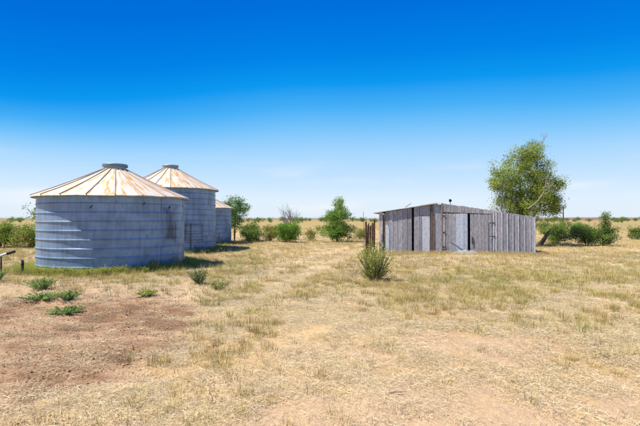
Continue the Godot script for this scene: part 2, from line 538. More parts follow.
		sb.quad(sag[0] - side * 0.016, sag[0] + side * 0.016, sag[0] + side * 0.0096 + up * 0.03, sag[0] - side * 0.0096 + up * 0.03, Vector2.ZERO, Vector2.ZERO, Vector2.ZERO, Vector2.ZERO, Color.WHITE)
		part("roof_seam", sb, M.seam, roof)
	var neck := MB.new()
	lathe(neck, [[rc + 0.05, peak - 0.035], [rc + 0.055, peak + 0.0], [rc + 0.01, peak + 0.03], [rc - 0.01, peak + 0.09], [0.0, peak + 0.09]], 28)
	part("neck", neck, M.neck, vent)
	var lid := MB.new()
	lathe(lid, [[0.0, peak + 0.072], [rc + 0.055, peak + 0.078], [rc + 0.07, peak + 0.085], [rc + 0.072, peak + 0.165], [rc + 0.05, peak + 0.185], [0.12, peak + 0.215], [0.0, peak + 0.218]], 28)
	part("lid", lid, lid_m, vent)
	return o

func lathe(mb: MB, prof: Array, sides: int, col := Color.WHITE) -> void:
	for q in prof.size() - 1:
		for g in sides:
			var a := TAU * g / sides; var b := TAU * (g + 1) / sides
			var r0: float = prof[q][0]; var r1: float = prof[q + 1][0]; var y0: float = prof[q][1]; var y1: float = prof[q + 1][1]
			var k := mb.v.size()
			for e in [[a, r0, y0], [b, r0, y0], [b, r1, y1], [a, r1, y1]]:
				var nn := Vector3(sin(e[0]) * (y1 - y0), r0 - r1, cos(e[0]) * (y1 - y0)).normalized()
				mb.vert(Vector3(sin(e[0]) * e[1], e[2], cos(e[0]) * e[1]), nn, Vector2(e[0], e[2]), col)
			mb.tri(k, k + 1, k + 2); mb.tri(k, k + 2, k + 3)

# ---------------------------------------------------------------- the shed (own axes: x along the front to the right, z out of the front)
func roof_y(s: float) -> float: return 1.97 + 0.15 * s if s < 3.33 else 2.47 - 0.156 * (s - 3.33)

func planks(o: Node3D, called: String, x0: float, x1: float, w: float, zf: float, y0: float, tint: Color, jitter := 0.03, gap := 0.008, tops := 0.0) -> void:
	var n := maxi(1, roundi((x1 - x0) / w))
	for k in n:
		var a := lerpf(x0, x1, float(k) / n) + gap * 0.5; var b := lerpf(x0, x1, float(k + 1) / n) - gap * 0.5
		var mb := MB.new()
		var z := zf + rr(-0.006, 0.006)
		var j := rr(-jitter, jitter)
		mb.board(a, b, y0 + rr(-0.03, 0.04), roof_y(a) + tops + j, roof_y(b) + tops + j, z - 0.024, z, vary(tint, 0.22), Vector2(rr(0, 5), rr(0, 5)))
		part(called, mb, M.wood, o)

func shed() -> void:
	var o := thing("plank_shed", Vector3(2.65, gh(5.5, -20.9) - 0.02, -21.5), -asin(0.2), "weathered grey plank shed with low gable and double doors", "shed")
	var grey := Color(0.45, 0.48, 0.57)
	var warm := Color(0.46, 0.475, 0.55)
	var front := sect("front_wall", o); var side := sect("side_wall", o); var back := sect("back_wall", o); var roof := sect("roof", o)
	# left half of the front
	planks(front, "wall_board", 0.30, 0.49, 0.19, 0.0, 0.0, Color(0.62, 0.60, 0.62))
	planks(front, "wall_board", 0.60, 0.79, 0.19, -0.01, 0.0, warm)
	planks(front, "wall_board", 0.79, 1.90, 0.205, 0.0, 0.0, warm, 0.02, 0.010)
	planks(front, "wall_board", 2.00, 2.28, 0.28, 0.0, 0.0, warm)
	planks(front, "wall_board", 2.78, 3.30, 0.17, 0.0, 0.0, grey)
	var mb := MB.new()
	mb.board(2.29, 2.77, 1.88, roof_y(2.29), roof_y(2.77), -0.024, 0.0, warm)
	part("wall_board", mb, M.wood, front)
	for e in [[2.80, 2.885, 0.055]]:          # a dark post standing in the wall
		mb = MB.new(); mb.board(e[0], e[1], -0.05, roof_y(e[0]) - 0.02, roof_y(e[1]) - 0.02, -0.06, e[2], Color(0.19, 0.135, 0.105))
		part("post", mb, M.wood, front)
	mb = MB.new(); mb.board(2.89, 2.95, 0.0, 1.86, 1.86, 0.004, 0.05, Color(0.34, 0.19, 0.11)); part("post", mb, M.wood, front)
	# a pale sheet nailed over a hole, arched at the top
	mb = MB.new()
	var cols_ := 8
	for k in cols_:
		var a := lerpf(0.61, 0.80, float(k) / cols_); var b := lerpf(0.61, 0.80, float(k + 1) / cols_)
		var ta := 1.12 + 0.32 * sqrt(maxf(0.0, 1.0 - pow((a - 0.66) / 0.15, 2))); var tb := 1.12 + 0.32 * sqrt(maxf(0.0, 1.0 - pow((b - 0.66) / 0.15, 2)))
		mb.quad(Vector3(a, 0.0, 0.012), Vector3(b, 0.0, 0.012), Vector3(b, tb, 0.014), Vector3(a, ta, 0.014), Vector2(a, 0), Vector2(b, 0), Vector2(b, tb), Vector2(a, ta), Color(0.60, 0.68, 0.74))
	part("patch_sheet", mb, M.sheet, front)
	# boarded-up pale door panel
	mb = MB.new(); mb.board(2.295, 2.765, 0.02, 1.85, 1.86, -0.03, -0.008, Color(0.60, 0.63, 0.68), Vector2(2, 1)); part("door_panel", mb, M.sheet, front)
	for e in [[2.29, 2.335], [2.725, 2.77]]:
		mb = MB.new(); mb.board(e[0], e[1], 0.0, 1.87, 1.87, -0.004, 0.022, warm); part("door_trim", mb, M.wood, front)
	# right half of the front stands proud
	var zf := 0.12
	mb = MB.new(); mb.board(3.30, 3.36, 0.0, roof_y(3.33) + 0.02, roof_y(3.36) + 0.02, -0.02, zf + 0.012, Color(0.30, 0.28, 0.30)); part("corner_post", mb, M.wood, front)
	var xs := 3.365
	while xs < 5.60:                                                    # short boards over the doors
		var w := rr(0.13, 0.2); var xe := minf(xs + w, 5.62)
		mb = MB.new(); mb.board(xs + 0.003, xe - 0.003, 2.045 - 0.04 * (xs - 3.36), roof_y(xs) + rr(-0.01, 0.02), roof_y(xe) + rr(-0.01, 0.02), zf - 0.03, zf - 0.004 + rr(-0.004, 0.004), vary(Color(0.48, 0.49, 0.55), 0.18), Vector2(rr(0, 5), rr(0, 5)))
		part("gable_board", mb, M.wood, front)
		xs = xe
	mb = MB.new(); mb.box(Transform3D(Basis(Vector3.BACK, -0.02), Vector3(4.49, 2.05, zf - 0.09)), Vector3(2.28, 0.09, 0.05), warm); part("door_rail", mb, M.wood, front)
	door_leaf(o, 3.375, 4.50, 0.10, 1.98, zf + 0.004, true)
	door_leaf(o, 4.62, 5.60, 0.06, 1.96, zf - 0.012, false)
	planks(front, "wall_board", 5.62, 7.50, 0.243, zf, 0.03, grey, 0.012, 0.006, 0.0)
	var bx := [5.66, 5.79, 6.036, 6.279, 6.522, 6.762, 7.024, 7.263, 7.465]
	for k in bx.size():
		mb = MB.new(); mb.board(bx[k] - 0.019, bx[k] + 0.019, rr(-0.06, 0.02), roof_y(bx[k]) - rr(0.02, 0.10), roof_y(bx[k]) - rr(0.02, 0.10), zf + 0.006, zf + 0.021, vary(Color(0.76, 0.75, 0.79), 0.08), Vector2(rr(0, 5), rr(0, 5)))
		part("batten", mb, M.wood, front)
	mb = MB.new(); mb.board(5.62, 7.5, -0.06, 0.05, 0.04, zf - 0.05, zf - 0.016, grey); part("sill_beam", mb, M.wood, front)
	# side and back walls
	for k in 16:
		for sd in 2:
			mb = MB.new()
			var za := -4.0 + 0.25 * k if sd == 0 else -4.0 + 0.255 * k
			var xx := 0.32 if sd == 0 else 7.47
			mb.box(Transform3D(Basis(), Vector3(xx, roof_y(xx) * 0.5 - 0.01, za + 0.125)), Vector3(0.024, roof_y(xx) - 0.04, 0.243), vary(warm, 0.15), Vector2(rr(0, 4), rr(0, 4)))
			part("side_board", mb, M.wood, side)
	planks(back, "back_board", 0.34, 7.46, 0.25, -4.0, 0.0, warm, 0.0, 0.006, 0.03)
	# roof planks run from front to back on either side of the ridge
	for k in 22:
		mb = MB.new()
		var a := 0.02 + 7.56 * k / 22.0; var b := 0.02 + 7.56 * (k + 1) / 22.0 - 0.008
		var left := b < 3.34
		var fr := 0.11 + rr(-0.02, 0.03) if left else 0.06
		var lift := 0.035 if left else -0.03
		var y0 := roof_y(a) + lift; var y1 := roof_y(b) + lift
		var basis := Basis(Vector3.BACK, atan2(y1 - y0, b - a))
		mb.box(Transform3D(basis, Vector3((a + b) / 2, (y0 + y1) / 2, (fr - 4.2) / 2)), Vector3((b - a), 0.03, fr + 4.2), vary(Color(0.44, 0.43, 0.46), 0.2), Vector2(rr(0, 4), rr(0, 4)))
		part("roof_board", mb, M.wood, roof)
	mb = MB.new(); mb.box(Transform3D(Basis(Vector3.BACK, -atan(0.156)), Vector3(7.56, 1.805, 0.14)), Vector3(0.13, 0.11, 0.14), Color(0.30, 0.27, 0.27)); part("rafter_end", mb, M.wood, roof)
	mb = MB.new(); mb.box(Transform3D(Basis(Vector3.BACK, 0.62), Vector3(1.73, 2.39, 0.02)), Vector3(0.33, 0.03, 0.09), Color(0.45, 0.42, 0.38)); part("loose_board", mb, M.wood, roof)
	mb = MB.new()
	mb.tube(PackedVector3Array([Vector3(3.747, 2.30, -0.3), Vector3(3.747, 2.58, -0.3)]), PackedFloat32Array([0.014, 0.014]), 8, Color(0.12, 0.12, 0.12))
	part("vent_pipe", mb, M.iron, o)
	mb = MB.new()
	for q in 3: mb.box(Transform3D(Basis.from_euler(Vector3(0.2 * q, q * 1.1, 0.3)), Vector3(3.747, 2.60 + 0.02 * q, -0.3)), Vector3(0.11, 0.085, 0.08), Color(0.14, 0.17, 0.14))
	part("vent_cowl", mb, M.iron, o)

func door_leaf(o: Node3D, x0: float, x1: float, y0: float, y1: float, z: float, left: bool) -> void:
	var d := Node3D.new(); d.name = "door"; o.add_child(d, true)
	var mb: MB
	if left:
		var e := [x0 + 0.085, x0 + 0.24, x0 + 0.40, x0 + 0.58, x0 + 0.78, x0 + 0.95, x1]
		mb = MB.new(); mb.board(x0, x0 + 0.08, y0, y1, y1, z - 0.02, z + 0.016, Color(0.62, 0.60, 0.62), Vector2(1, 2)); part("stile", mb, M.wood, d)
		for k in e.size() - 1:
			mb = MB.new()
			var pale: bool = k >= 3
			var xb: float = e[k + 1] - 0.004
			mb.board(e[k], xb, y0 + rr(-0.03, 0.03), y1 + rr(-0.01, 0.01), y1 + rr(-0.01, 0.01), z - 0.022, z + rr(-0.004, 0.004), vary(Color(0.52, 0.58, 0.66) if pale else Color(0.44, 0.46, 0.53), 0.16), Vector2(rr(0, 5), rr(0, 5)))
			part("door_board", mb, M.sheet if pale else M.wood, d)
		mb = MB.new(); mb.box(Transform3D(Basis(Vector3.BACK, -0.62), Vector3(4.05, 0.42, z + 0.012)), Vector3(0.95, 0.035, 0.02), Color(0.55, 0.56, 0.60)); part("brace", mb, M.wood, d)
		for y in [1.87, 1.08, 0.38, 0.25]:
			mb = MB.new(); mb.box(Transform3D(Basis(), Vector3(x0 + 0.035, y, z + 0.024)), Vector3(0.15, 0.04, 0.014), Color.WHITE); part("hinge", mb, M.iron, d)
	else:
		var n := 6
		for k in n:
			mb = MB.new()
			var a := lerpf(x0, x1, float(k) / n); var b := lerpf(x0, x1, float(k + 1) / n) - 0.004
			mb.board(a, b, y0 + rr(-0.02, 0.02), y1, y1 - 0.01, z - 0.022, z + rr(-0.003, 0.003), vary(Color(0.44, 0.46, 0.53), 0.16), Vector2(rr(0, 5), rr(0, 5)))
			part("door_board", mb, M.wood, d)
		for k in 4:                                                       # lighter boards nailed over the middle
			mb = MB.new()
			var a := 4.83 + 0.15 * k
			mb.board(a, a + 0.146, 0.14, 1.57 + rr(-0.01, 0.01), 1.57, z + 0.004, z + 0.022 + rr(0, 0.004), vary(Color(0.45, 0.45, 0.50), 0.1), Vector2(rr(0, 5), rr(0, 5)))
			part("door_board", mb, M.wood, d)
		mb = MB.new(); mb.box(Transform3D(Basis(), Vector3(4.715, 0.69, z + 0.03)), Vector3(0.035, 0.36, 0.03), Color.WHITE); part("handle", mb, M.iron, d)
		for y in [1.53, 0.90, 0.2]:
			mb = MB.new(); mb.box(Transform3D(Basis(Vector3.BACK, rr(-0.04, 0.04)), Vector3(x1 + 0.01, y, z + 0.036)), Vector3(0.26, 0.032, 0.014), Color.WHITE); part("hinge", mb, M.iron, d)

# ---------------------------------------------------------------- ground
func ground() -> void:
	var xs := PackedFloat32Array(); var zs := PackedFloat32Array()
	var half := PackedFloat32Array()
	var p := 0.0; var st := 0.05
	while p < 9000.0:
		half.push_back(p)
		p += st
		if p > 7.0: st *= 1.035 if p < 30.0 else 1.14
	for k in range(half.size() - 1, 0, -1): xs.push_back(-half[k])
	for k in half.size(): xs.push_back(half[k])
	p = 2.0; st = 0.6
	var behind := PackedFloat32Array()
	var q := -2.0
	while q < 9000.0:
		q += st; st *= 1.35
		behind.push_back(q)
	for k in range(behind.size() - 1, -1, -1): zs.push_back(behind[k])
	p = 2.0; st = 0.045
	while p < 9000.0:
		zs.push_back(-p)
		p += st
		if p > 10.0: st *= 1.018 if p < 35.0 else 1.13
	var w := xs.size(); var d := zs.size()
	var mb := MB.new()
	var soil := PackedInt32Array(); var field := PackedInt32Array()
	var dm := PackedFloat32Array(); dm.resize(w * d)
	mb.v.resize(w * d); mb.n.resize(w * d); mb.t.resize(w * d); mb.c.resize(w * d)
	for b in d:
		for a in w:
			var k := b * w + a
			var x := xs[a]; var z := zs[b]
			mb.v[k] = Vector3(x, gh(x, z), z)
			mb.t[k] = Vector2(x, z) / 1.45
			dm[k] = dirt(x, z) if z > -12.0 and z < -2.5 and x < 0.5 and x > -14.0 else 0.0
			mb.c[k] = ground_colour(x, z, dm[k])
	for b in d:
		for a in w:
			var l := mb.v[b * w + maxi(a - 1, 0)]; var r := mb.v[b * w + mini(a + 1, w - 1)]
			var f := mb.v[maxi(b - 1, 0) * w + a]; var g := mb.v[mini(b + 1, d - 1) * w + a]
			mb.n[b * w + a] = (f - g).cross(r - l).normalized()
	for b in d - 1:
		for a in w - 1:
			var k := b * w + a
			var wet := dm[k] + dm[k + 1] + dm[k + w] + dm[k + w + 1] > 2.0
			for e in [k, k + w, k + 1, k + 1, k + w, k + w + 1]:
				if wet: soil.push_back(e)
				else: field.push_back(e)
	var arr := mb.arrays()
	var m := ArrayMesh.new()
	arr[Mesh.ARRAY_INDEX] = field
	m.add_surface_from_arrays(Mesh.PRIMITIVE_TRIANGLES, arr)
	var used := {}; var sb := MB.new()
	for k in soil:
		if not used.has(k): used[k] = sb.vert(mb.v[k], mb.n[k], mb.t[k], mb.c[k])
		sb.i.push_back(used[k])
	m.add_surface_from_arrays(Mesh.PRIMITIVE_TRIANGLES, sb.arrays())
	m.surface_set_material(0, M.field)
	m.surface_set_material(1, M.soil)
	var o := MeshInstance3D.new()
	o.name = "ground"; o.mesh = m
	o.set_meta("kind", "structure")
	add_child(o)

func ground_colour(x: float, z: float, d: float) -> Color:
	var far := Vector2(x, z).length()
	var patch := na.get_noise_2d(x * 2.0 + 50.0, z * 2.0)
	var fine := nb.get_noise_2d(x * 3.0, z * 3.0)
	var straw := Color(0.71, 0.565, 0.345).lerp(Color(0.58, 0.44, 0.26), clampf(0.5 + 1.2 * patch + 0.5 * fine, 0.0, 1.0))
	var c := straw
	if far < 70.0:
		c = c.lerp(Color(0.36, 0.34, 0.13), 0.55 * green(x, z))
		c = c.lerp(Color(0.57, 0.45, 0.335), 0.9 * bare(x, z))
		c = c.lerp(Color(0.58, 0.46, 0.34), 0.9 * bank(x, z))
		c = c.lerp(Color(0.80, 0.70, 0.52), 0.85 * track(x, z))
		var brown := Color(0.21, 0.12, 0.06).lerp(Color(0.40, 0.265, 0.155), clampf(0.5 + 1.3 * nb.get_noise_2d(x * 0.9 + 5.0, z * 1.3) + 0.9 * nb.get_noise_2d(x * 5.0, z * 8.0), 0.0, 1.0))
		c = c.lerp(brown, d)
	if far > 50.0:
		var g := Color(0.52, 0.42, 0.19).lerp(Color(0.40, 0.35, 0.16), clampf(0.5 + na.get_noise_2d(x * 0.06, z * 0.35), 0.0, 1.0))
		if far > 900.0: g = Color(0.30, 0.19, 0.15) if x > 0 else Color(0.36, 0.28, 0.17)
		elif far > 300.0: g = g.lerp(Color(0.34, 0.27, 0.14), sm(300.0, 900.0, far))
		c = c.lerp(g, sm(50.0, 80.0, far))
	return c

# ---------------------------------------------------------------- everything
func _ready() -> void:
	rng.seed = 20240611
	na.seed = 3; na.frequency = 0.06; na.fractal_octaves = 3
	nb.seed = 8; nb.frequency = 0.45; nb.fractal_octaves = 3
	nc.seed = 21; nc.frequency = 2.6; nc.fractal_octaves = 3

	var cam := Camera3D.new()
	cam.name = "camera"
	cam.position = Vector3(0, 1.72, 0)
	cam.rotation_degrees = Vector3(0.8, 0, 0)
	cam.fov = 52.73
	cam.far = 20000.0
	add_child(cam)
	cam.current = true

	var env := Environment.new()
	env.background_mode = Environment.BG_SKY
	env.tonemap_mode = Environment.TONE_MAPPER_LINEAR
	env.tonemap_exposure = 1.55
	env.sdfgi_enabled = true; env.ssao_enabled = true; env.ssil_enabled = true
	var sky := Sky.new()
	var pano := PanoramaSkyMaterial.new()
	pano.panorama = sky_picture()
	sky.sky_material = pano
	env.sky = sky
	var we := WorldEnvironment.new()
	we.name = "world_environment"
	we.environment = env
	add_child(we)

	var sun := DirectionalLight3D.new()
	sun.name = "sun"
	sun.light_energy = 1.6
	sun.light_color = Color(1.0, 0.965, 0.90)
	sun.light_angular_distance = 0.53
	sun.shadow_enabled = true
	var el := deg_to_rad(61.0)
	var to_sun := Vector3(-0.976 * cos(el), sin(el), 0.218 * cos(el))
	add_child(sun)
	sun.look_at_from_position(to_sun * 50.0, Vector3.ZERO, Vector3.BACK)

	materials()
	ground()
	far_land()
	bins()
	shed()
	plants()
	bin_weeds()
	oddments()
	grasses()

func sky_picture() -> ImageTexture:
	# colours read at heights above the horizon, in degrees (linear light)
	var st := [[0.0, Color8(228, 239, 250)], [2.5, Color8(224, 240, 254)], [5.0, Color8(200, 229, 254)], [9.0, Color8(163, 213, 253)], [12.0, Color8(118, 195, 250)], [14.5, Color8(72, 176, 246)], [17.5, Color8(12, 152, 240)], [21.0, Color8(1, 130, 230)], [26.5, Color8(0, 111, 220)], [38.0, Color8(0, 90, 198)], [60.0, Color8(2, 76, 172)], [90.0, Color8(4, 70, 160)]]
	var w := 1024; var h := 512
	var im := Image.create(w, h, false, Image.FORMAT_RGBF)
	var wisp := FastNoiseLite.new(); wisp.seed = 12; wisp.frequency = 0.9; wisp.fractal_octaves = 5
	for y in h:
		var e := 90.0 - 180.0 * (y + 0.5) / h
		for x in w:
			var az := TAU * (x + 0.5) / w
			# darkest a quarter turn away from the sun, which stands on the left
			var away := clampf(sin(az - PI) , -1.0, 1.0)
			var ee := maxf(e, 0.0)
			ee += sm(4.0, 14.0, ee) * (5.0 * sm(0.0, 0.7, away) + 1.6 * sm(0.25, 0.7, -away)) * sm(60.0, 30.0, ee)
			var k := 0
			while k < st.size() - 2 and ee > st[k + 1][0]: k += 1
			var t: float = clampf((ee - st[k][0]) / (st[k + 1][0] - st[k][0]), 0.0, 1.0)
			var c: Color = (st[k][1] as Color).srgb_to_linear().lerp((st[k + 1][1] as Color).srgb_to_linear(), t)
			if e > 0.0 and e < 12.0:                             # thin streaks of cloud low down
				var g := wisp.get_noise_3d(cos(az) * 3.0, e * 0.45, sin(az) * 3.0)
				var a := sm(0.12, 0.5, g) * sm(0.3, 1.5, e) * sm(9.0, 3.0, e) * 0.45
				c = c.lerp(Color(0.93, 0.95, 0.98), a)
			if e < 0.0: c = Color(0.40, 0.33, 0.22)
			im.set_pixel(x, y, Color(c.r, c.g, c.b) * 0.65)
	return ImageTexture.create_from_image(im)

func materials() -> void:
	M.field = mat(Color(1, 1, 1), 0.95)
	M.field.albedo_texture = straw_texture()
	M.field.normal_enabled = true
	M.field.normal_texture = noise_tex(0.03, 5, [], 512, 5, true)
	M.field.normal_scale = 0.7
	M.soil = mat(Color(1, 1, 1), 0.95)
	M.soil.albedo_texture = noise_tex(0.03, 9, [[0.22, Color(0.58, 0.55, 0.52)], [0.5, Color(0.88, 0.86, 0.83)], [0.72, Color(1.0, 0.97, 0.92)]], 1024, 6)
	M.soil.normal_enabled = true
	M.soil.normal_texture = noise_tex(0.05, 15, [], 1024, 6, true)
	M.soil.normal_scale = 0.6
	M.wood = mat(Color(1.0, 1.0, 1.0), 0.85)
	M.wood.albedo_texture = wood_texture(4)
	M.wood.uv1_scale = Vector3(1.6, 0.55, 1)
	M.sheet = mat(Color(1, 1, 1), 0.6)
	M.sheet.albedo_texture = noise_tex(0.012, 31, [[0.2, Color(0.75, 0.77, 0.8)], [0.5, Color(0.92, 0.93, 0.94)], [0.75, Color(1, 1, 1)]])
	M.zinc = []
	for e in [[2, [[0.128, 0.030, 0.36, 0.86, 0.65], [0.12, 0.08, -0.05, 0.18, 0.75], [0.02, 0.06, -0.05, 0.10, 0.5]]], [17, [[0.12, 0.05, -0.05, 0.12, 0.6]]], [33, [[0.15, 0.06, -0.05, 0.2, 0.6]]]]:
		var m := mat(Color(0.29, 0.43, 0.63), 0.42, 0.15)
		m.albedo_texture = zinc_texture(e[0], e[1])
		M.zinc.push_back(m)
	M.roof = []
	for s in 3:
		var m := mat(Color(0.90, 0.885, 0.86), 0.55, 0.1)
		m.albedo_texture = roof_texture(50 + s * 7)
		M.roof.push_back(m)
	M.seam = mat(Color(0.42, 0.34, 0.27), 0.6, 0.2)
	M.neck = mat(Color(0.62, 0.62, 0.60), 0.5, 0.4)
	M.lid = mat(Color(0.16, 0.25, 0.27), 0.5, 0.4)
	M.lid2 = mat(Color(0.30, 0.34, 0.38), 0.5, 0.5)
	M.iron = mat(Color(0.035, 0.033, 0.035), 0.7, 0.3)
	M.old_iron = mat(Color(0.10, 0.10, 0.11), 0.7, 0.3)
	M.rust = mat(Color(0.13, 0.075, 0.05), 0.85, 0.1)
	M.rust.albedo_texture = noise_tex(0.03, 77, [[0.3, Color(0.4, 0.35, 0.33)], [0.6, Color(1, 0.95, 0.9)]], 256)
	M.pipe = mat(Color(0.50, 0.50, 0.50), 0.45, 0.6)
	M.bark = mat(Color(1, 1, 1), 0.95)
	M.bark.albedo_texture = noise_tex(0.03, 41, [[0.3, Color(0.45, 0.45, 0.45)], [0.65, Color(1, 1, 1)]], 256)
	M.leaf = leafy(Color(1, 1, 1), Color(0.75, 0.8, 0.35))
	M.leaf_stem = mat(Color(1, 1, 1), 0.9)
	M.grass = leafy(Color(1, 1, 1), Color(0.35, 0.33, 0.22))
	M.straw = mat(Color(1, 1, 1), 0.85)
	M.straw.cull_mode = BaseMaterial3D.CULL_DISABLED

func far_land() -> void:
	for e in [[1, 2600.0, 1500.0, 16.0, 600.0, Color(0.20, 0.13, 0.115), 700.0, 5200.0], [2, 3400.0, 1500.0, 13.0, 800.0, Color(0.20, 0.18, 0.13), -5200.0, 900.0]]:
		var mb := MB.new()
		var n := 120
		for k in n:
			var col: Color = e[5]
			var ps := []
			for q in 2:
				var x := lerpf(e[6], e[7], float(k + q) / n)
				var hh: float = e[3] * (0.55 + 0.6 * absf(na.get_noise_2d(x * 0.03, e[0] * 77.0)) + 0.12 * na.get_noise_2d(x * 0.4, 5.0)) * sm(0.0, 0.15, float(k + q) / n) * sm(1.0, 0.85, float(k + q) / n)
				ps.push_back([Vector3(x, -1.0, -e[1]), Vector3(x, hh, -e[1] - 120.0), Vector3(x, -1.0, -e[1] - 700.0)])
			for q in 2:
				mb.quad(ps[0][q], ps[1][q], ps[1][q + 1], ps[0][q + 1], Vector2.ZERO, Vector2.ZERO, Vector2.ZERO, Vector2.ZERO, vary(col, 0.1))
		var o := part("hills", mb, M.leaf_stem, self)
		o.set_meta("kind", "structure")

func bins() -> void:
	# each is turned so that its own +z looks at where the visitor stands
	var b1 := Vector3(-7.49, 0, -15.7); var b2 := Vector3(-8.22, 0, -23.6); var b3 := Vector3(-8.23, 0, -29.4)
	for b in [b1, b2, b3]: b.y = 0
	var low := func(b: Vector3) -> Vector3: return Vector3(b.x, gh(b.x, b.z) - 0.03, b.z)
	var o := grain_bin(low.call(b1), deg_to_rad(25.5), 2.4, 2.56, 3.57, 3, M.zinc[0], M.roof, M.lid, "wide low steel bin with dark smudge on its wall, rusty panelled roof")
	for e in [[0.28, 2.13], [-0.36, 2.25], [-0.78, 2.16]]:             # lugs bolted under the eave
		var mb := MB.new()
		var d := Vector3(sin(-e[0]), 0, cos(-e[0]))
		mb.box(Transform3D(Basis(Vector3.UP, -e[0]) * Basis(Vector3.BACK, -0.7), d * 2.425 + Vector3.UP * e[1]), Vector3(0.025, 0.11, 0.02), Color.WHITE)
		part("lug", mb, M.iron, o)
	o = grain_bin(low.call(b2), deg_to_rad(19.2), 2.4, 3.34, 4.48, 4, M.zinc[1], M.roof, M.lid2, "tallest steel bin with a thin hatch frame on its wall")
	# hatch: thin frame, cross rail and rod standing off the wall
	var hatch := sect("hatch", o)
	for e in [[0.30, 0.62, 1.45, 0.02], [0.42, 0.1, 1.5, 0.03], [0.70, 0.55, 1.45, 0.02]]:
		var mb := MB.new()
		var d := Vector3(sin(e[0]), 0, cos(e[0])) * 2.46
		mb.tube(PackedVector3Array([d + Vector3.UP * e[1], d + Vector3.UP * e[2]]), PackedFloat32Array([e[3] * 0.6, e[3] * 0.6]), 6, Color.WHITE)
		part("post", mb, M.old_iron, hatch)
	for y in [0.64, 0.95, 1.44]:
		var mb := MB.new()
		var p := PackedVector3Array(); var r := PackedFloat32Array()
		for k in 9:
			var a := lerpf(0.30, 0.70, k / 8.0)
			p.push_back(Vector3(sin(a) * 2.46, y + 0.02 * sin(k * 2.0), cos(a) * 2.46)); r.push_back(0.009)
		mb.tube(p, r, 6, Color.WHITE)
		part("rail", mb, M.old_iron, hatch)
	grain_bin(low.call(b3), deg_to_rad(15.6), 2.1, 2.52, 3.47, 3, M.zinc[2], M.roof, M.lid2, "smallest steel bin, mostly hidden behind the tallest one")

func tree(called: String, at: Vector2, label: String, cat: String, group: String, lobes: Array, clumps: int, per: int, cr: float, ll: float, cols: Array, stems: int, sr: float, bark := Color(0.16, 0.13, 0.10), twiggy := 0.0) -> Node3D:
	var o := thing(called, on(at.x, at.y), rr(0, TAU) if called != "elm_tree" else 0.0, label, cat, group)
	woody(o, lobes, clumps, per, cr, ll, M.leaf, cols, stems, sr, bark, M.bark, twiggy)
	return o

